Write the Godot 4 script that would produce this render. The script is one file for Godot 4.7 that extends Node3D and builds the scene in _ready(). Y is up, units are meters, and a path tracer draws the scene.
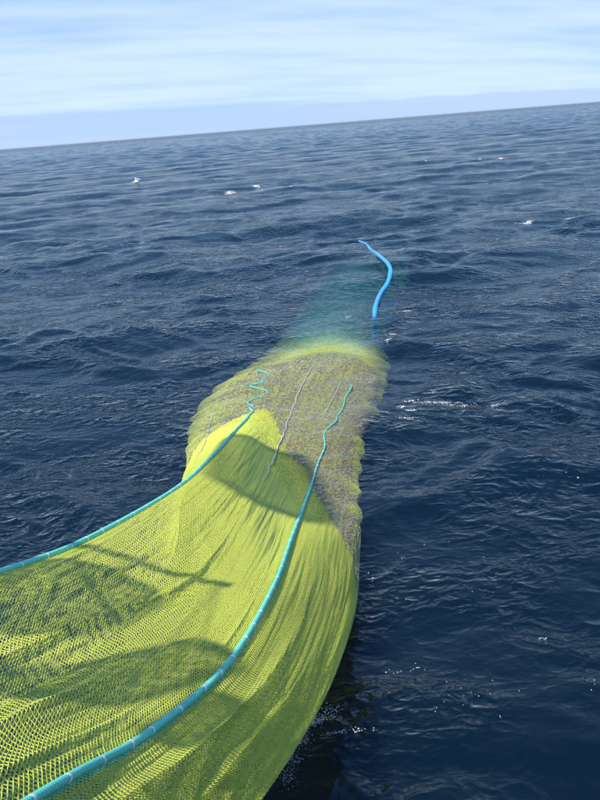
extends Node3D
# A trawl net hauled over the stern of a fishing boat, seen from the deck. y is up, metres, the sea lies at y = 0.

const EYE := Vector3(0, 4.5, 0)
const FOCAL := 800.0                      # in pixels of the 600 x 800 photograph
var cam_right: Vector3
var cam_up: Vector3
var cam_back: Vector3
var rng := RandomNumberGenerator.new()
var waves := []                            # [kx, kz, amplitude, phase, wavelength]
var gust := FastNoiseLite.new()
var wrinkle := FastNoiseLite.new()
var sun_to := Vector3(-0.32, 0.80, 0.50).normalized()

# ---------------------------------------------------------------- helpers
func ray(px: float, py: float) -> Vector3:
	return (cam_right * ((px - 300.0) / FOCAL) - cam_up * ((py - 400.0) / FOCAL) - cam_back).normalized()

func at_height(px: float, py: float, h: float) -> Vector3:
	var d := ray(px, py)
	return EYE + d * ((h - EYE.y) / d.y)

func at_far(px: float, py: float, dist: float) -> Vector3:
	return EYE + ray(px, py) * dist

func mat(c: Color, rough := 0.7, spec := 0.5) -> StandardMaterial3D:   # c: linear base colour
	var m := StandardMaterial3D.new()
	m.albedo_color = c.linear_to_srgb()
	m.roughness = rough
	m.metallic_specular = spec
	return m

func part(called: String, m: Mesh, material: Material, parent: Node = self) -> MeshInstance3D:
	var o := MeshInstance3D.new()
	o.name = called
	o.mesh = m
	o.material_override = material
	parent.add_child(o, true)
	return o

func tag(o: Node, label: String, category: String, group := "", kind := "") -> void:
	if label: o.set_meta("label", label)
	if category: o.set_meta("category", category)
	if group: o.set_meta("group", group)
	if kind: o.set_meta("kind", kind)

func array_mesh(v: PackedVector3Array, n: PackedVector3Array, idx: PackedInt32Array, uv := PackedVector2Array()) -> ArrayMesh:
	var a := []
	a.resize(Mesh.ARRAY_MAX)
	a[Mesh.ARRAY_VERTEX] = v
	if n.size(): a[Mesh.ARRAY_NORMAL] = n
	if uv.size(): a[Mesh.ARRAY_TEX_UV] = uv
	a[Mesh.ARRAY_INDEX] = idx
	var m := ArrayMesh.new()
	m.add_surface_from_arrays(Mesh.PRIMITIVE_TRIANGLES, a)
	return m

func catmull(a: Vector3, b: Vector3, c: Vector3, d: Vector3, f: float) -> Vector3:
	var f2 := f * f
	var f3 := f2 * f
	return 0.5 * (2.0 * b + (c - a) * f + (2.0 * a - 5.0 * b + 4.0 * c - d) * f2 + (3.0 * b - a - 3.0 * c + d) * f3)

# sweep of a closed ring along a path; lobes > 0 makes a laid rope of that many strands
func sweep(path: PackedVector3Array, radius: Callable, sides: int, lobes := 0, depth := 0.0, lay := 0.0, caps := true) -> ArrayMesh:
	var v := PackedVector3Array()
	var n := PackedVector3Array()
	var idx := PackedInt32Array()
	var side := Vector3.UP
	var run := 0.0
	var count := path.size()
	for i in count:
		var tan := (path[mini(i + 1, count - 1)] - path[maxi(i - 1, 0)]).normalized()
		side = (side - tan * side.dot(tan)).normalized()
		var up := tan.cross(side)
		if i > 0: run += path[i].distance_to(path[i - 1])
		var r: float = radius.call(float(i) / (count - 1))
		for k in sides:
			var a := TAU * k / sides
			var rr := r
			var dr := 0.0
			if lobes:
				var ph := lobes * (a - run * lay)
				rr = r * (1.0 - depth + depth * 2.0 * absf(cos(ph * 0.5)))
				dr = -depth * lobes * sin(ph * 0.5) * signf(cos(ph * 0.5))
			var out := side * cos(a) + up * sin(a)
			var along := -side * sin(a) + up * cos(a)
			v.append(path[i] + out * rr)
			n.append((out - along * dr * 0.8).normalized())
	for i in count - 1:
		for k in sides:
			var a := i * sides + k
			var b := i * sides + (k + 1) % sides
			idx.append_array([a, a + sides, b, b, a + sides, b + sides])
	if caps:
		for e in 2:
			var row := 0 if e == 0 else (count - 1) * sides
			var dir := (path[0] - path[1]).normalized() if e == 0 else (path[count - 1] - path[count - 2]).normalized()
			v.append(path[0] + dir * float(radius.call(0.0)) * 0.5 if e == 0 else path[count - 1] + dir * float(radius.call(1.0)) * 0.5)
			n.append(dir)
			for k in sides:
				idx.append_array([row + k, v.size() - 1, row + (k + 1) % sides] if e == 0 else [row + (k + 1) % sides, v.size() - 1, row + k])
	return array_mesh(v, n, idx)

func lathe(profile: Array, sides: int) -> ArrayMesh:      # [radius, y] from bottom to top
	var st := SurfaceTool.new()
	st.begin(Mesh.PRIMITIVE_TRIANGLES)
	st.set_smooth_group(0)
	for i in profile.size() - 1:
		for k in sides:
			var q := []
			for c in [[i, k], [i, k + 1], [i + 1, k + 1], [i + 1, k]]:
				var a: float = TAU * c[1] / sides
				q.append(Vector3(cos(a) * profile[c[0]][0], profile[c[0]][1], sin(a) * profile[c[0]][0]))
			for j in [0, 1, 2, 0, 2, 3]: st.add_vertex(q[j])
	st.index()
	st.generate_normals()
	return st.commit()

func box_mesh(size: Vector3) -> BoxMesh:
	var b := BoxMesh.new()
	b.size = size
	return b

# ---------------------------------------------------------------- the sea's shape
func make_waves() -> void:
	rng.seed = 7
	gust.seed = 3
	gust.noise_type = FastNoiseLite.TYPE_SIMPLEX_SMOOTH
	gust.frequency = 0.09
	gust.fractal_octaves = 3
	var count := 60
	for i in count:
		var f := float(i) / (count - 1)
		var length := 15.0 * pow(0.26 / 15.0, f) * rng.randf_range(0.9, 1.1)
		var spread: float = 0.5 if length > 7.0 else 0.85
		var dir := 0.24 + rng.randfn(0.0, spread)              # 0 runs along z
		var k := TAU / length
		var amp := 0.0072 * pow(length, 0.86) * rng.randf_range(0.7, 1.25)
		if length > 0.9 and length < 3.0: amp *= 1.15
		if length > 4.5: amp *= 0.62
		if length < 0.8: amp *= 0.8
		waves.append([k * sin(dir), k * cos(dir), amp, rng.randf() * TAU, length])

func sea(x: float, z: float, finest: float) -> float:
	var g := gust.get_noise_2d(x, z)
	var calm := clampf(0.72 + 0.9 * g, 0.25, 1.3)
	# turbulent water where the boat has passed: the short waves are bent round slow whirls
	var wx := x + 0.55 * sin(0.83 * z + 1.1 * sin(0.61 * x)) + 0.2 * sin(2.3 * z + 1.7 * x)
	var wz := z + 0.5 * sin(0.9 * x + 0.8 * sin(0.7 * z)) + 0.16 * sin(2.9 * x - 1.3 * z)
	var open := smoothstep(6.0, 32.0, Vector2(x + 1.0, z).length())        # the boat and the net lie on calmer water
	var long := 0.55 + 0.65 * open + 0.9 * smoothstep(60.0, 260.0, -z)
	calm *= 0.95 + 0.15 * open
	var h := 0.0
	for w in waves:
		var l: float = w[4]
		if l < finest: break
		var s: float
		if l > 4.0:
			s = sin(w[0] * x + w[1] * z + w[3])
			h += w[2] * long * (0.6 + 0.5 * calm) * (2.0 * exp(s - 1.0) - 0.93)
		else:
			s = sin(w[0] * wx + w[1] * wz + w[3])
			h += w[2] * calm * (2.0 * exp(s - 1.0) - 0.93)
	return h

func swell(x: float, z: float) -> float:
	return sea(x, z, 2.0)

func sheet(angles: PackedFloat32Array, radii: PackedFloat32Array, cut: Callable) -> Array:
	var na := angles.size()
	var nr := radii.size()
	var v := PackedVector3Array()
	var uv := PackedVector2Array()
	v.resize(na * nr)
	uv.resize(na * nr)
	for i in nr:
		var r := radii[i]
		for j in na:
			var x := sin(angles[j]) * r
			var z := -cos(angles[j]) * r
			var fine: float = cut.call(r, absf(angles[j]))
			v[i * na + j] = Vector3(x, sea(x, z, fine) if fine < 15.0 else 0.0, z)
			uv[i * na + j] = Vector2(x / 15.0, z / 10.5)
	var n := PackedVector3Array()
	n.resize(na * nr)
	var idx := PackedInt32Array()
	idx.resize((na - 1) * (nr - 1) * 6)
	var at := 0
	for i in nr:
		for j in na:
			var dr := v[mini(i + 1, nr - 1) * na + j] - v[maxi(i - 1, 0) * na + j]
			var da := v[i * na + mini(j + 1, na - 1)] - v[i * na + maxi(j - 1, 0)]
			var c := da.cross(dr).normalized()
			n[i * na + j] = c if c.y > 0 else -c
			if i < nr - 1 and j < na - 1:
				var p := i * na + j
				idx[at] = p; idx[at + 1] = p + na; idx[at + 2] = p + 1
				idx[at + 3] = p + 1; idx[at + 4] = p + na; idx[at + 5] = p + na + 1
				at += 6
	var a := []
	a.resize(Mesh.ARRAY_MAX)
	a[Mesh.ARRAY_VERTEX] = v
	a[Mesh.ARRAY_NORMAL] = n
	a[Mesh.ARRAY_TEX_UV] = uv
	a[Mesh.ARRAY_INDEX] = idx
	return a

func build_sea() -> void:
	var near_angles := PackedFloat32Array()
	var far_angles := PackedFloat32Array()
	var a := -PI
	while a < PI - 1e-4:
		near_angles.append(a)
		a += 0.0020 if absf(a) < 0.48 else (0.006 if absf(a) < 0.7 else 0.04)
	near_angles.append(PI)
	a = -PI
	while a < PI - 1e-4:
		far_angles.append(a)
		a += 0.0040 if absf(a) < 0.48 else 0.04
	far_angles.append(PI)
	var radii := PackedFloat32Array([0.8, 2.0, 3.0, 3.8])
	while radii[-1] < 95.0: radii.append(radii[-1] * 1.0064)
	var far := PackedFloat32Array([radii[-1]])
	while far[-1] < 330.0: far.append(far[-1] + 0.8)
	while far[-1] < 1300.0: far.append(far[-1] + 1.9)
	while far[-1] < 9500.0: far.append(far[-1] * 1.06)
	var mesh := ArrayMesh.new()
	mesh.add_surface_from_arrays(Mesh.PRIMITIVE_TRIANGLES, sheet(near_angles, radii, func(r: float, t: float) -> float:
		return maxf(r * 0.024, 0.0 if t < 0.5 else (1.2 if t < 0.75 else 4.0))))
	mesh.add_surface_from_arrays(Mesh.PRIMITIVE_TRIANGLES, sheet(far_angles, far, func(r: float, t: float) -> float:
		return (maxf(2.3, r * 0.004 + 1.9) if t < 0.5 else 12.0) if r < 1400.0 else 99.0))
	# ripples finer than the mesh, as relief
	var n1 := FastNoiseLite.new()
	n1.seed = 11
	n1.noise_type = FastNoiseLite.TYPE_SIMPLEX_SMOOTH
	n1.frequency = 0.026
	n1.fractal_type = FastNoiseLite.FRACTAL_RIDGED
	n1.fractal_octaves = 4
	n1.fractal_gain = 0.55
	n1.domain_warp_enabled = true
	n1.domain_warp_amplitude = 18.0
	n1.domain_warp_frequency = 0.008
	n1.domain_warp_fractal_octaves = 2
	var im := n1.get_seamless_image(1024, 1024)
	var n2 := FastNoiseLite.new()
	n2.seed = 12
	n2.frequency = 0.0045
	n2.fractal_octaves = 2
	var patch := n2.get_seamless_image(1024, 1024)
	im.convert(Image.FORMAT_RGBAF)
	for y in 1024:
		for x in 1024:
			var k := im.get_pixel(x, y).r * (0.35 + 1.1 * smoothstep(0.25, 0.75, patch.get_pixel(x, y).r))
			im.set_pixel(x, y, Color(k, k, k))
	im.convert(Image.FORMAT_RGBA8)
	im.bump_map_to_normal_map(4.2)
	var water := StandardMaterial3D.new()
	water.transparency = BaseMaterial3D.TRANSPARENCY_ALPHA
	var c := Color(0.004, 0.012, 0.022).linear_to_srgb()
	c.a = 0.12
	water.albedo_color = c
	water.roughness = 0.06
	water.metallic_specular = 0.41
	water.normal_enabled = true
	water.normal_texture = ImageTexture.create_from_image(im)
	water.normal_scale = 1.0
	var o := part("sea", mesh, water)
	tag(o, "dark blue open sea with ripples and low swell", "sea", "", "structure")
	# the water below the surface: murky, blue, and deep
	var body := FogVolume.new()
	body.name = "sea_water"
	body.shape = RenderingServer.FOG_VOLUME_SHAPE_BOX
	body.size = Vector3(19000, 12, 19000)
	body.position = Vector3(0, -6.34, 0)
	var fm := FogMaterial.new()
	fm.albedo = Color(0.013, 0.060, 0.108).linear_to_srgb()
	fm.density = 0.75
	body.material = fm
	add_child(body)
	tag(body, "murky blue water under the surface of the sea", "water", "", "structure")

# ---------------------------------------------------------------- the sky
func build_sky() -> Sky:
	var cirrus := FastNoiseLite.new()
	cirrus.seed = 21
	cirrus.frequency = 1.0
	cirrus.fractal_octaves = 4
	cirrus.fractal_gain = 0.55
	var edge := FastNoiseLite.new()
	edge.seed = 5
	edge.frequency = 1.0
	edge.fractal_octaves = 4
	var w := 1024
	var h := 512
	var im := Image.create_empty(w, h, false, Image.FORMAT_RGBF)
	for y in h:
		for x in w: im.set_pixel(x, y, sky_color(x, y, w, h, cirrus, edge))
	im.resize(4096, 2048, Image.INTERPOLATE_CUBIC)
	for y in range(2048 / 2 - 128, 2048 / 2):          # the low sky in full detail
		for x in 4096: im.set_pixel(x, y, sky_color(x, y, 4096, 2048, cirrus, edge))
	var m := PanoramaSkyMaterial.new()
	m.panorama = ImageTexture.create_from_image(im)
	var s := Sky.new()
	s.sky_material = m
	return s

func sky_color(x: int, y: int, w: int, h: int, cirrus: FastNoiseLite, edge: FastNoiseLite) -> Color:
	var el := PI * (0.5 - (y + 0.5) / h)
	if el < 0.0: return Color(0.025, 0.05, 0.085)
	var az := TAU * (x + 0.5) / w
	var s := sin(el)
	var c := Color(lerpf(0.63, 0.035, pow(s, 0.31)), lerpf(0.83, 0.18, pow(s, 0.40)), lerpf(1.05, 0.62, pow(s, 0.48)))
	# thin cirrus in long streaks
	var flat := Vector2(cos(az), sin(az)) * cos(el) / (s + 0.10)
	var q := flat.rotated(0.35)
	var k := cirrus.get_noise_2d(q.x * 0.30, q.y * 0.10 + 4.0) + 0.45 * cirrus.get_noise_2d(q.x * 2.2 + 9.0, q.y * 0.6)
	var veil := smoothstep(-0.6, 0.6, k) * lerpf(0.9, 0.07, smoothstep(0.06, 0.28, s))
	c = c.lerp(Color(0.69, 0.86, 1.05), veil)
	# a low bank of grey-blue cloud along the horizon
	var ring := Vector2(cos(az), sin(az))
	var top := deg_to_rad(1.5 - 0.95 * sin(2.0 * (az - PI)) + 0.12 * edge.get_noise_2d(ring.x * 3.0, ring.y * 3.0) + 0.14 * edge.get_noise_2d(ring.x * 12.0, ring.y * 12.0))
	var bank := 1.0 - smoothstep(top - 0.0016, top + 0.0016, el)
	return c.lerp(Color(0.49, 0.66, 0.96), bank * 0.8) * 0.85

# ---------------------------------------------------------------- the net
const COLS := [0.0, 0.20, 0.44, 0.66, 1.0]     # edge, rope, middle, rope, edge
var stations := []                              # each: five points across
var run := PackedFloat32Array()                 # metres along the net at each station

func lay_stations() -> void:
	stations.append([Vector3(-2.1, 2.15, -2.4), Vector3(-2.02, 2.78, -2.65), Vector3(-1.65, 2.74, -2.05), Vector3(-1.25, 2.76, -1.42), at_height(150, 960, 1.15)])
	var l1 := at_far(0, 575, 4.9)
	stations.append([l1 + Vector3(-0.1, -0.7, 0.25), l1, at_far(20, 680, 4.2), at_far(60, 787, 3.5), at_height(215, 862, 0.9)])
	var l2 := at_far(90, 540, 5.9)
	stations.append([l2 + Vector3(-0.1, -0.8, 0.2), l2, at_far(122, 630, 5.05), at_far(150, 735, 4.3), at_height(288, 762, 0.72)])
	var l3 := at_far(178, 489, 7.7)
	stations.append([l3 + Vector3(-0.2, -0.85, -0.1), l3, at_far(205, 575, 6.2), at_far(229, 665, 5.1), at_height(336, 676, 0.4)])
	stations.append([at_height(181, 484, 0.05), at_far(215, 455, 9.4), at_far(246, 515, 7.9), at_far(274, 588, 6.45), at_height(357, 594, 0.0)])
	stations.append([at_height(186, 462, -0.12), at_far(236, 430, 11.4), at_far(266, 480, 9.7), at_far(293, 535, 8.2), at_height(360, 552, -0.32)])
	stations.append([at_height(187, 440, -0.42), at_height(250, 413, 0.03), at_height(280, 449, 0.05), at_height(311, 487, 0.02), at_height(361, 512, -0.48)])
	stations.append([at_height(194, 418, -0.52), at_height(257, 394, -0.09), at_height(292, 414, -0.08), at_height(327, 440, -0.09), at_height(359, 458, -0.55)])
	stations.append([at_height(217, 390, -0.6), at_height(266, 372, -0.13), at_height(308, 380, -0.11), at_height(350, 388, -0.13), at_height(378, 402, -0.6)])
	stations.append([at_height(256, 362, -0.72), at_height(284, 357, -0.3), at_height(322, 350, -0.18), at_height(358, 356, -0.3), at_height(388, 368, -0.72)])
	stations.append([at_height(284, 337, -0.9), at_height(300, 327, -0.66), at_height(335, 318, -0.60), at_height(364, 322, -0.68), at_height(384, 338, -0.9)])
	stations.append([at_height(314, 290, -0.9), at_height(334, 281, -0.86), at_height(355, 276, -0.80), at_height(382, 278, -0.86), at_height(408, 288, -0.9)])
	stations.append([at_height(330, 247, -0.9), at_height(350, 245, -0.82), at_height(368, 244, -0.76), at_height(388, 246, -0.82), at_height(410, 256, -0.9)])
	# what floats rises and falls with the swell
	for s in stations:
		for k in 5:
			var p: Vector3 = s[k]
			s[k] = p + Vector3(0, swell(p.x, p.z) * (1.0 - smoothstep(0.1, 0.9, p.y)), 0)
	run.append(0.0)
	for i in range(1, stations.size()):
		var d := 0.0
		for k in [1, 2, 3]: d += stations[i][k].distance_to(stations[i - 1][k]) / 3.0
		run.append(run[-1] + d)

func row_at(metres: float) -> Array:           # the five points across at a length along the net, and the station number as a fraction
	var i := 0
	while i < stations.size() - 2 and run[i + 1] < metres: i += 1
	var f := clampf((metres - run[i]) / (run[i + 1] - run[i]), 0.0, 1.0)
	var out := []
	for k in 5:
		out.append(catmull(stations[maxi(i - 1, 0)][k], stations[i][k], stations[i + 1][k], stations[mini(i + 2, stations.size() - 1)][k], f))
	out.append(i + f)
	return out

func across(row: Array, u: float) -> Vector3:
	var k := 0
	while k < 3 and COLS[k + 1] < u: k += 1
	var f: float = (u - COLS[k]) / (COLS[k + 1] - COLS[k])
	var a: Vector3 = row[k - 1] if k > 0 else row[0] * 2.0 - row[1]
	var d: Vector3 = row[k + 2] if k < 3 else row[4] * 2.0 - row[3]
	if k == 0: a = row[0] + Vector3(0.25, -0.7, 0.0)
	if k == 3: d = row[4] + Vector3(-0.25, -0.7, 0.0)
	return catmull(a, row[k], row[k + 1], d, f)

# folds that run along the net: [u, station from, station to, height, width]
const FOLDS := [
	[0.33, 0.0, 3.2, 0.04, 0.016], [0.405, 0.0, 4.0, 0.08, 0.011], [0.50, 0.4, 3.0, 0.025, 0.014], [0.545, 0.0, 3.4, 0.085, 0.016], [0.61, 0.6, 4.0, 0.02, 0.012],
	[0.755, 0.0, 4.2, 0.085, 0.022], [0.84, 0.5, 3.9, 0.04, 0.016],
]

func fold(u: float, st: float, m: float) -> float:
	var h := 0.0
	for q in FOLDS:
		if st > q[2] or st < q[1] - 1.0: continue
		var c: float = q[0] + 0.02 * wrinkle.get_noise_2d(m * 0.35, q[0] * 90.0) + 0.012 * (st - 2.0)
		var fade: float = smoothstep(q[2], q[2] - 1.6, st) * (0.6 + 0.6 * absf(wrinkle.get_noise_2d(m * 0.6, q[0] * 50.0 + 20.0)))
		h += q[3] * fade * exp(-absf(u - c) / q[4])
	var dry := 1.0 - smoothstep(4.0, 6.0, st)
	h += 0.014 * dry * wrinkle.get_noise_2d(m * 0.22, u * 14.0)
	h += 0.010 * wrinkle.get_noise_2d(m * 0.5 + 40.0, u * 45.0)
	var near_rope := minf(absf(u - COLS[1]), absf(u - COLS[3]))
	return h * smoothstep(0.0, 0.035, near_rope)

class Twine:
	var v := PackedVector3Array()
	var n := PackedVector3Array()
	var i := PackedInt32Array()
	func strand(a: Vector3, b: Vector3, up: Vector3, r: float) -> void:
		var d := b - a
		var side := d.cross(up).normalized()
		var top := side.cross(d).normalized()
		var s := v.size()
		for e in [a, b]:
			v.append(e + top * r); n.append(top)
			var p := (side * 0.866 - top * 0.5)
			v.append(e + p * r); n.append(p)
			p = (side * -0.866 - top * 0.5)
			v.append(e + p * r); n.append(p)
		for k in 3:
			var q := (k + 1) % 3
			i.append_array([s + k, s + k + 3, s + q, s + q, s + k + 3, s + q + 3])

func weave(rows: int, cols: int, lower: bool, bins: Dictionary) -> void:
	var total := run[-1]
	var p := PackedVector3Array()
	p.resize(rows * cols)
	var st := PackedFloat32Array()
	st.resize(rows)
	for j in rows:
		var m := total * j / (rows - 1)
		var row := row_at(m)
		st[j] = row[5]
		for i in cols:
			var u := float(i) / (cols - 1)
			if not lower:
				p[j * cols + i] = across(row, u)
			else:
				# the under side hangs from edge to edge; awash it lies flat under the upper side
				var top := across(row, u)
				var chord: Vector3 = row[0].lerp(row[4], u)
				var sag := 4.0 * u * (1.0 - u)
				var hang := chord + Vector3(0, -0.35 * sag, 0)
				var flat := top + Vector3(0, -0.10 * minf(1.0, sag * 2.0), 0)
				p[j * cols + i] = hang.lerp(flat, smoothstep(4.0, 5.6, st[j]))
	var nn := PackedVector3Array()
	nn.resize(rows * cols)
	for j in rows:
		for i in cols:
			var a := p[mini(j + 1, rows - 1) * cols + i] - p[maxi(j - 1, 0) * cols + i]
			var b := p[j * cols + mini(i + 1, cols - 1)] - p[j * cols + maxi(i - 1, 0)]
			var c := b.cross(a).normalized()
			nn[j * cols + i] = c if c.y > 0 else -c
	for j in rows:
		var m := total * j / (rows - 1)
		for i in cols:
			var u := float(i) / (cols - 1)
			var h := fold(u, st[j], m) * (0.5 if lower else 1.0)
			var loose := 0.0025 if st[j] < 5.5 else 0.012
			if st[j] > 5.2:
				var fray := smoothstep(0.25, 0.0, minf(u, 1.0 - u)) * smoothstep(5.2, 6.5, st[j])
				p[j * cols + i] += Vector3(fray * (0.14 * wrinkle.get_noise_2d(m * 1.1, u * 3.0 + 60.0) + 0.012 * wrinkle.get_noise_2d(m * 9.0, u * 4.0 + 80.0)), 0, 0)
			p[j * cols + i] += nn[j * cols + i] * h + Vector3(rng.randf() - 0.5, rng.randf() - 0.5, rng.randf() - 0.5) * loose
	for j in rows - 1:
		for i in cols:
			if (i + j) % 2: continue
			var u := float(i) / (cols - 1)
			var here := p[j * cols + i]
			# which netting this mesh belongs to
			var s := st[j]
			var where := "dry"
			var wet := here.y - swell(here.x, here.z) if s > 3.5 and s < 7.5 else (1.0 if s <= 3.5 else -1.0)
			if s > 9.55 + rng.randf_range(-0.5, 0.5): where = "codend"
			elif wet < 0.015: where = "wet"
			if lower: where = "under" if where == "dry" else where
			elif where == "dry" and (absf(u - COLS[1]) < 0.007 or absf(u - COLS[3]) < 0.0075): where = "lacing"
			var r: float = {"dry": 0.0029, "under": 0.0056, "wet": 0.0025, "codend": 0.0032, "lacing": 0.0034}[where]
			if s > 5.5 and minf(u, 1.0 - u) < rng.randf_range(-0.06, 0.05): continue
			if where == "codend" and (minf(u, 1.0 - u) < rng.randf_range(-0.1, 0.4) or s > rng.randf_range(9.6, 13.4) or rng.randf() < 0.25): continue
			var w: Twine = bins[where]
			if i < cols - 1: w.strand(here, p[(j + 1) * cols + i + 1], nn[j * cols + i], r)
			if i > 0: w.strand(here, p[(j + 1) * cols + i - 1], nn[j * cols + i], r)

func net_path(u: float, from: float, to: float, step: float, lift: float, sway: Callable) -> PackedVector3Array:
	var path := PackedVector3Array()
	var m := from
	while m < to:
		var row := row_at(m)
		var p := across(row, u)
		p += Vector3(0, lift + fold(u, row[5], m), 0)
		p += sway.call(m, row[5])
		path.append(p)
		m += step
	return path

func build_net() -> void:
	wrinkle.seed = 9
	wrinkle.frequency = 1.0
	wrinkle.fractal_octaves = 2
	lay_stations()
	var net := Node3D.new()
	net.name = "trawl_net"
	add_child(net)
	tag(net, "lime green trawl net hanging from the stern into the sea with turquoise ropes", "fishing net")
	var bins := {}
	for k in ["dry", "under", "wet", "codend", "lacing"]: bins[k] = Twine.new()
	rng.seed = 31
	weave(int(run[-1] / 0.0180), 187, false, bins)
	weave(int(run[-1] / 0.0225), 147, true, bins)
	var lime := mat(Color(0.78, 0.87, 0.135), 0.45, 0.5)
	lime.backlight_enabled = true
	lime.backlight = Color(0.8, 0.8, 0.8)
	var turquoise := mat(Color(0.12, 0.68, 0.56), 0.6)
	var names := {"dry": "upper_netting", "under": "under_netting", "wet": "submerged_netting", "codend": "codend_netting", "lacing": "lacing"}
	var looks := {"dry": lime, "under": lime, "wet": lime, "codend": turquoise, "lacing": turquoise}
	var says := {"codend": "turquoise netting deep under the water", "lacing": "turquoise twine that ties the netting to the ropes"}
	for k in names:
		var w: Twine = bins[k]
		if w.v.is_empty(): continue
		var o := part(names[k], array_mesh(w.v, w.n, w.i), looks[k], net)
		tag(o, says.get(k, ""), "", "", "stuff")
	# the two ropes along the net, tied on with white lashings
	var rope_look := mat(Color(0.20, 0.80, 0.60), 0.5)
	var white := mat(Color(0.86, 0.86, 0.82), 0.7)
	var ends: float = run[8] + 0.2
	for side in 2:
		var u: float = COLS[1] if side == 0 else COLS[3]
		var zig: float = 0.13 if side == 0 else 0.03
		var sway := func(m: float, st: float) -> Vector3:
			var k := smoothstep(5.9, 6.3, st) if side == 0 else smoothstep(6.2, 7.0, st)
			var q := m * (1.35 if side == 0 else 1.6)
			return Vector3(zig * k * (pingpong(q, 1.0) * 2.0 - 1.0 + 0.7 * sin(q * 5.1)), 0.0, 0.12 * k * sin(q * 2.3))
		var path := net_path(u, 0.1, ends, 0.004, 0.020, sway)
		var thick := func(f: float) -> float: return 0.0165 if f < 0.5 else lerpf(0.0165, 0.0125, smoothstep(0.5, 0.78, f))
		var rope := part("rope", sweep(path, thick, 18, 3, 0.2, 95.0), rope_look, net)
		var next := 0.2
		var gone := 0.0
		var limit: float = run[7] - 0.6
		for i in range(1, path.size() - 1):
			gone += path[i].distance_to(path[i - 1])
			if gone < next or gone > limit: continue
			next += rng.randf_range(0.22, 0.33)
			var dir := (path[i + 1] - path[i - 1]).normalized()
			var ring := PackedVector3Array()
			for k in 5: ring.append(path[i] + dir * (k - 2) * 0.0055 + Vector3(0, -0.001, 0))
			var fat := func(f: float) -> float: return 0.0212 - 0.003 * absf(f * 2.0 - 1.0)
			part("lashing", sweep(ring, fat, 12), white, rope)
	# pale seams sewn along the netting
	var seam := mat(Color(0.72, 0.70, 0.62), 0.8)
	for s in [[0.43, run[5] - 0.3, run[8] + 1.2, 0.009], [0.085, run[4] + 0.3, run[7] + 0.3, 0.007], [0.60, run[7] + 0.6, run[8] + 0.4, 0.007]]:
		var still := func(m: float, _st: float) -> Vector3: return Vector3(0.025 * wrinkle.get_noise_2d(m * 2.0, 7.0), 0, 0)
		var wide: float = s[3]
		part("seam", sweep(net_path(s[0], s[1], s[2], 0.04, 0.02, still), func(f): return wide * (0.25 + 0.75 * minf(1.0, 6.0 * minf(f, 1.0 - f))), 6), seam, net)

# ---------------------------------------------------------------- what the net has caught: it lies against the meshes where the bag is awash
func build_catch() -> void:
	rng.seed = 123
	var body := []
	for k in 7:
		var f := k / 6.0
		var fat := 0.0105 * sqrt(maxf(0.0, sin(PI * (0.12 + 0.82 * f)))) * lerpf(1.0, 0.45, f)
		body.append([Vector3((f - 0.5) * 0.085, -0.05 * (f - 0.5) * (f - 0.5), 0), fat, fat * 1.15])
	var shape := loft(body, 6)
	var skin := StandardMaterial3D.new()
	skin.vertex_color_use_as_albedo = true
	skin.roughness = 0.45
	var tones := [Color(0.31, 0.25, 0.14), Color(0.29, 0.26, 0.16), Color(0.27, 0.24, 0.11), Color(0.33, 0.26, 0.16), Color(0.28, 0.25, 0.14)]
	var places := []
	var from := run[4]
	var to: float = run[9] - 0.05
	while places.size() < 80000:
		var m := rng.randf_range(from, to)
		var u := rng.randf_range(0.02, 0.98)
		var row := row_at(m)
		if minf(u, 1.0 - u) < 0.09 + 0.05 * wrinkle.get_noise_2d(m * 2.0, u * 2.0) + rng.randf_range(-0.05, 0.05): continue
		if m > to - 0.7 * pow(absf(u - 0.5) * 2.0, 2.0) * 2.0 - rng.randf() * 0.12: continue
		var p := across(row, u)
		p.y += rng.randf_range(-0.05, 0.012)          # pressed against the meshes and bulging out between them
		if p.y - swell(p.x, p.z) > 0.0: continue
		var b := Basis(Vector3.UP, rng.randf() * TAU) * Basis(Vector3.RIGHT, rng.randf_range(-0.5, 0.5)) * Basis(Vector3.BACK, rng.randf_range(-0.12, 0.12))
		places.append(Transform3D(b.scaled(Vector3.ONE * rng.randf_range(0.4, 0.72)), p))
	var mm := MultiMesh.new()
	mm.transform_format = MultiMesh.TRANSFORM_3D
	mm.use_colors = true
	mm.mesh = shape
	mm.instance_count = places.size()
	for k in places.size():
		mm.set_instance_transform(k, places[k])
		var c: Color = tones[rng.randi() % tones.size()]
		mm.set_instance_color(k, c * rng.randf_range(0.85, 1.1))
	var o := MultiMeshInstance3D.new()
	o.name = "catch"
	o.multimesh = mm
	o.material_override = skin
	add_child(o)
	tag(o, "grey brown mass of small catch inside the submerged stretch of the lime net", "catch", "", "stuff")

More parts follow.
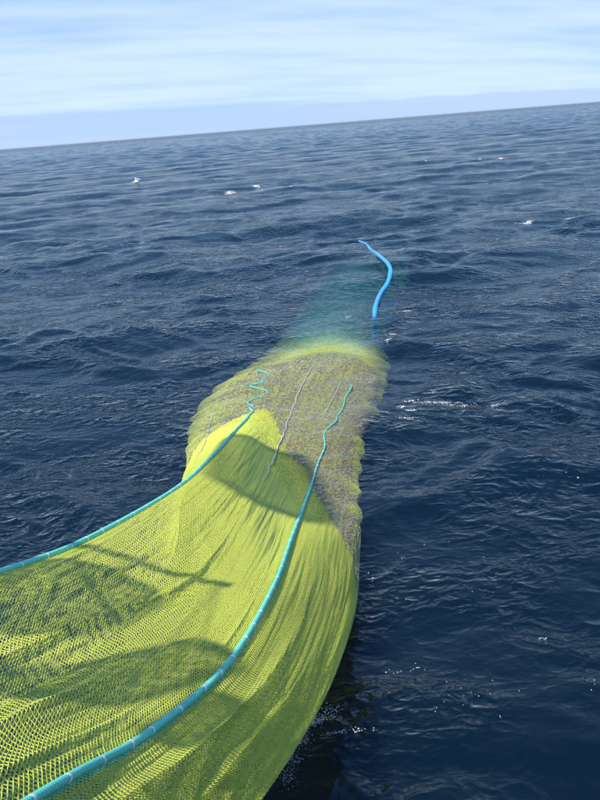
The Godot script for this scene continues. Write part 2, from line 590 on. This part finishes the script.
# ---------------------------------------------------------------- things on the water
func build_hose() -> void:
	var px := [[359, 241], [366, 244], [371, 250], [377, 254], [383, 259], [388, 264], [390.5, 270], [389.5, 277], [387, 284], [382, 291], [378, 299], [375.5, 307], [374.5, 315], [374.5, 323], [374, 334], [372, 345]]
	var deep := [0.02, 0.04, 0.05, 0.05, 0.06, 0.05, 0.06, 0.05, 0.06, 0.05, 0.05, 0.03, -0.06, -0.32, -0.65, -1.0]
	var key := []
	for i in px.size():
		var p := at_height(px[i][0], px[i][1], 0.0)
		p = at_height(px[i][0], px[i][1], deep[i] + swell(p.x, p.z))
		key.append(p)
	var path := PackedVector3Array()
	for i in key.size() - 1:
		for k in 8: path.append(catmull(key[maxi(i - 1, 0)], key[i], key[i + 1], key[mini(i + 2, key.size() - 1)], k / 8.0))
	var look := mat(Color(0.05, 0.40, 0.95), 0.35)
	var girth := func(f: float) -> float: return lerpf(0.035, 0.06, smoothstep(0.0, 0.2, f)) * (1.0 + 0.05 * sin(f * 60.0))
	var o := part("floating_hose", sweep(path, girth, 14), look)
	tag(o, "thick bright blue hose snaking on the water beyond the net", "hose")

func loft(rings: Array, sides: int) -> ArrayMesh:      # rings: [centre, half width, half height]; along x
	var st := SurfaceTool.new()
	st.begin(Mesh.PRIMITIVE_TRIANGLES)
	st.set_smooth_group(0)
	for i in rings.size() - 1:
		for k in sides:
			var q := []
			for c in [[i, k], [i, k + 1], [i + 1, k + 1], [i + 1, k]]:
				var r: Array = rings[c[0]]
				var a: float = TAU * c[1] / sides
				q.append(r[0] + Vector3(0, sin(a) * r[2], cos(a) * r[1]))
			for j in [0, 1, 2, 0, 2, 3]: st.add_vertex(q[j])
	st.index()
	st.generate_normals()
	return st.commit()

func build_gull() -> void:
	var g := Node3D.new()
	g.name = "gull"
	add_child(g)
	var p := at_height(137, 184, 0.0)
	g.position = Vector3(p.x, sea(p.x, p.z, 2.3) + 0.06, p.z)
	g.rotation.y = 0.3
	g.scale = Vector3.ONE * 1.5
	tag(g, "white gull sitting on the sea with its wings raised", "gull")
	var white := mat(Color(0.85, 0.85, 0.84), 0.8)
	var body := [[Vector3(-0.34, 0.06, 0), 0.004, 0.004], [Vector3(-0.26, 0.05, 0), 0.05, 0.02], [Vector3(-0.15, 0.05, 0), 0.085, 0.06], [Vector3(0, 0.05, 0), 0.105, 0.085], [Vector3(0.10, 0.07, 0), 0.09, 0.085], [Vector3(0.16, 0.12, 0), 0.055, 0.06], [Vector3(0.19, 0.18, 0), 0.045, 0.05], [Vector3(0.225, 0.205, 0), 0.042, 0.042], [Vector3(0.26, 0.20, 0), 0.02, 0.02], [Vector3(0.265, 0.2, 0), 0.002, 0.002]]
	part("body", loft(body, 16), white, g)
	part("beak", loft([[Vector3(0.25, 0.197, 0), 0.012, 0.014], [Vector3(0.285, 0.192, 0), 0.009, 0.011], [Vector3(0.315, 0.182, 0), 0.002, 0.003]], 8), mat(Color(0.7, 0.45, 0.05), 0.5), g)
	for s in [-1, 1]:
		var wing := []
		for k in 9:
			var f := k / 8.0
			wing.append([Vector3(0.02 + 0.05 * sin(f * PI) - 0.10 * f * f, 0.10 + 0.24 * f, s * (0.07 + 0.07 * f)), 0.010 * (1.0 - f) + 0.003, 0.0])
		var st := SurfaceTool.new()
		st.begin(Mesh.PRIMITIVE_TRIANGLES)
		st.set_smooth_group(0)
		for k in 8:
			for e in 8:
				var q := []
				for c in [[k, e], [k, e + 1], [k + 1, e + 1], [k + 1, e]]:
					var w: Array = wing[c[0]]
					var a: float = TAU * c[1] / 8
					var chord: float = 0.13 * (1.0 - pow(c[0] / 8.0, 3.0)) + 0.004
					q.append(w[0] + Vector3(cos(a) * chord, 0, sin(a) * w[1]))
				for j in ([0, 1, 2, 0, 2, 3]): st.add_vertex(q[j])
		st.index()
		st.generate_normals()
		part("wing", st.commit(), white, g)

func build_foam() -> void:
	rng.seed = 77
	var v := PackedVector3Array()
	var idx := PackedInt32Array()
	# [pixel x, y, half length and half depth in pixels, flecks, size in pixels]
	var spots := [[230, 190.5, 5, 0.6, 90, 0.8], [257, 186, 3, 0.7, 50, 0.8], [262, 187, 6, 0.4, 30, 0.6], [291, 188, 1.5, 0.6, 12, 0.6], [286, 196, 8, 0.4, 16, 0.5], [528, 223.5, 4.5, 0.8, 90, 0.9], [522, 224, 8, 0.4, 30, 0.6], [568, 220, 5, 0.5, 26, 0.6], [501, 158, 3, 0.4, 24, 0.6], [480, 159, 10, 0.3, 16, 0.5], [424, 162, 8, 0.3, 10, 0.5],
		[438, 402.5, 20, 1.4, 80, 0.7], [462, 403, 16, 1.4, 30, 0.7], [410, 402, 10, 0.8, 26, 0.7], [495, 405, 10, 0.8, 16, 0.7], [402, 409, 4, 1.5, 28, 0.7], [411, 412, 6, 0.8, 26, 0.7], [408, 421, 10, 1.0, 26, 0.7], [433, 393, 4, 1.0, 10, 0.6], [392, 332, 5, 1.0, 26, 0.8], [388, 343, 3, 3.0, 20, 0.7], [404, 309, 6, 0.7, 18, 0.7], [347, 315, 3, 1, 8, 0.6],
		[400, 671, 16, 6, 22, 0.7], [414, 668, 9, 3, 12, 0.8], [480, 701, 34, 4, 30, 0.55], [540, 640, 14, 3, 18, 0.7], [500, 724, 14, 4, 10, 0.7], [403, 595, 8, 4, 8, 0.7], [590, 690, 10, 20, 16, 0.7], [400, 555, 10, 6, 10, 0.6], [372, 578, 5, 8, 10, 0.7], [455, 690, 60, 30, 30, 0.6], [470, 560, 80, 60, 24, 0.5],
		[316, 722, 9, 7, 90, 0.7], [304, 742, 9, 9, 60, 0.65], [294, 765, 9, 12, 60, 0.65], [287, 785, 10, 12, 40, 0.65], [345, 738, 26, 3, 36, 0.7], [330, 715, 12, 10, 60, 0.7]]
	for s in spots:
		for k in int(s[4] * (1.0 if s[1] < 500 else (0.35 if s[0] > 350 else 1.6))):
			var px: float = s[0] + clampf(rng.randfn(0, 0.5), -1.2, 1.2) * s[2]
			var py: float = s[1] + clampf(rng.randfn(0, 0.5), -1.2, 1.2) * s[3] - (px - s[0]) * 0.08
			var p := at_height(px, py, 0.0)
			var dist := p.distance_to(EYE)
			p.y = sea(p.x, p.z, dist * 0.024) + 0.006
			var size: float = s[5] * dist / FOCAL * rng.randf_range(0.25, 0.75)
			var first := v.size()
			var sides := 7
			v.append(p + Vector3(0, size * (0.3 if dist > 40.0 else 0.08), 0))
			for q in sides:
				var a := TAU * q / sides
				var r := size * rng.randf_range(0.5, 1.3)
				v.append(p + Vector3(cos(a) * r * 1.5, (-0.02 if dist > 40.0 else -0.003) - size * 0.1, sin(a) * r))
			for q in sides: idx.append_array([first, first + 1 + q, first + 1 + (q + 1) % sides])
	var st := SurfaceTool.new()
	st.begin(Mesh.PRIMITIVE_TRIANGLES)
	st.set_smooth_group(0)
	for q in v: st.add_vertex(q)
	for q in idx: st.add_index(q)
	st.generate_normals()
	var o := part("foam", st.commit(), mat(Color(0.8, 0.82, 0.82), 0.6))
	tag(o, "white flecks of foam scattered on the dark sea", "foam", "", "stuff")

# ---------------------------------------------------------------- the boat behind the lens: only its shade falls into view
func solid(called: String, size: Vector3, where: Vector3, look: Material, parent: Node) -> MeshInstance3D:
	var o := part(called, box_mesh(size), look, parent)
	o.position = where
	return o

func capsule(p: Vector3, q: Vector3, r: float) -> ArrayMesh:
	var path := PackedVector3Array()
	var dir := (q - p).normalized()
	var long := p.distance_to(q)
	for k in 25: path.append(p + dir * (-cos(PI * k / 24.0) * (long / 2 + r) + long / 2))
	var total := long + 2.0 * r
	var round_ends := func(f: float) -> float:
		var x := (1.0 - cos(PI * f)) / 2.0 * total
		var e := maxf(0.0, maxf(r - x, x - (total - r)))
		return sqrt(maxf(r * r - e * e, 1e-6))
	return sweep(path, round_ends, 20)

func bundle(p: Vector3, q: Vector3, r: float) -> ArrayMesh:      # porous roll for part shade: twine wound both ways over a rounded roll
	var w := Twine.new()
	var dir := (q - p).normalized()
	var side := dir.cross(Vector3.UP).normalized()
	var up := side.cross(dir)
	var long := p.distance_to(q) + 2.0 * r
	var turns := maxi(8, int(TAU * r / 0.085))
	var steps := maxi(12, int(long / 0.05))
	for way in [-1.0, 1.0]:
		for k in turns:
			var last := Vector3.ZERO
			for i in steps + 1:
				var x := long * i / steps
				var e := maxf(0.0, maxf(r - x, x - (long - r)))
				var a: float = TAU * k / turns + way * x / maxf(r, 0.05) * 0.8
				var here := p + dir * (x - r) + (side * cos(a) + up * sin(a)) * sqrt(maxf(r * r - e * e, 0.0))
				if i > 0: w.strand(last, here, (here - p).normalized() + Vector3(0.01, 0.02, 0.0), 0.0105)
				last = here
	return array_mesh(w.v, w.n, w.i)

func build_boat() -> void:
	var boat := Node3D.new()
	boat.name = "trawler"
	add_child(boat)
	tag(boat, "blue hulled trawler stern that the net hangs from, with steel gantry added to shade the net", "boat")
	var blue := mat(Color(0.03, 0.07, 0.16), 0.45)
	var deck := mat(Color(0.16, 0.12, 0.08), 0.8)
	var steel := mat(Color(0.55, 0.55, 0.52), 0.5)
	solid("hull", Vector3(8.6, 3.7, 16.0), Vector3(-1.1, 0.75, 8.5), blue, boat)
	solid("deck", Vector3(8.4, 0.08, 15.8), Vector3(-1.1, 2.645, 8.5), deck, boat)
	solid("stern_horn", Vector3(3.0, 3.7, 3.2), Vector3(-3.9, 0.75, -1.1), blue, boat)
	solid("bulwark", Vector3(3.0, 0.75, 0.12), Vector3(1.65, 3.06, 0.58), blue, boat)
	part("stern_roller", capsule(Vector3(-2.3, 2.58, -2.85), Vector3(-1.0, 2.58, -1.15), 0.13), steel, boat)
	part("roller_arm", capsule(Vector3(-1.0, 2.58, -1.15), Vector3(-0.9, 2.55, 0.6), 0.07), steel, boat)
	part("added_gantry_leg", capsule(Vector3(-5.0, 2.6, 0.9), Vector3(-5.0, 6.3, -1.9), 0.16), steel, boat)
	part("added_gantry_beam", capsule(Vector3(-5.0, 6.45, -2.0), Vector3(-2.7, 6.45, -2.0), 0.04), steel, boat)  # gantry added out of view; beam cut to length for its shadow on the net
	part("added_mast", capsule(Vector3(-5.2, 2.6, 2.0), Vector3(-5.2, 17.0, 2.0), 0.13), steel, boat)  # unseen pole, added to carry the highest shade roll
	# unseen rolls of twine, added to throw lobes of part shade on the net
	var shade_roll_look := mat(Color(0.75, 0.16, 0.02), 0.45)
	# where the sun's rays past each end of it meet the net (pixel, distance), its radius, the height it hangs at, its look
	var hung := [
		[112, 604, 5.45, 30, 620, 4.8, 0.24, 6.1, "thick unseen roll of orange twine added to shade the left of the net"], [194, 660, 5.0, 90, 692, 4.4, 0.18, 6.0, "long unseen roll of orange twine added to shade the middle of the net"],
		[234, 712, 4.95, 190, 742, 4.55, 0.085, 5.9, "slim unseen roll of orange twine added to shade the right of the net"],
		[264, 448, 10.9, 284, 505, 9.3, 0.42, 15.5, "large unseen roll of orange twine added high up to shade the net by the waterline"]]
	for k in hung.size():
		var s: Array = hung[k]
		var p := at_far(s[0], s[1], s[2])
		var q := at_far(s[3], s[4], s[5])
		p += sun_to * ((s[7] - p.y) / sun_to.y)
		q += sun_to * ((s[7] - q.y) / sun_to.y)
		var o := Node3D.new()
		o.name = "shade_roll"
		add_child(o, true)
		o.position = (p + q) / 2
		part("netting", bundle(p - o.position, q - o.position, s[6]), shade_roll_look, o)
		var up := Vector3(minf(o.position.x, -2.75), 6.45, -2.0) if k < 3 else Vector3(-5.2, 16.9, 2.0)
		part("lanyard", capsule(Vector3.ZERO, up - o.position, 0.006), mat(Color(0.5, 0.5, 0.45)), o)
		tag(o, s[8], "net bundle", "unseen rolls added to shade the net")

func _ready() -> void:
	# camera
	var roll := atan(48.0 / 600.0)
	var pitch := atan(274.0 * cos(roll) / FOCAL)
	var basis := Basis(Vector3.RIGHT, -pitch) * Basis(Vector3.BACK, -roll)
	cam_right = basis.x
	cam_up = basis.y
	cam_back = basis.z
	var cam := Camera3D.new()
	cam.name = "camera"
	cam.transform = Transform3D(basis, EYE)
	cam.fov = rad_to_deg(2.0 * atan(400.0 / FOCAL))
	cam.near = 0.05
	cam.far = 30000.0
	add_child(cam)
	cam.current = true
	# sky, exposure
	var e := Environment.new()
	e.background_mode = Environment.BG_SKY
	e.sky = build_sky()
	e.tonemap_mode = Environment.TONE_MAPPER_LINEAR
	e.tonemap_exposure = 1.22
	e.volumetric_fog_enabled = true
	e.volumetric_fog_density = 0.0
	e.sdfgi_enabled = true
	e.ssao_enabled = true
	e.ssil_enabled = true
	var we := WorldEnvironment.new()
	we.environment = e
	add_child(we)
	# sun, behind the boat
	var sun := DirectionalLight3D.new()
	sun.name = "sun"
	sun.light_energy = 1.55
	sun.light_color = Color(1.0, 0.96, 0.89)
	sun.light_angular_distance = 0.55
	sun.shadow_enabled = true
	sun.basis = Basis.looking_at(-sun_to, Vector3.UP)
	add_child(sun)
	# setting, then things
	make_waves()
	build_sea()
	build_boat()
	build_net()
	build_catch()
	build_hose()
	build_gull()
	build_foam()
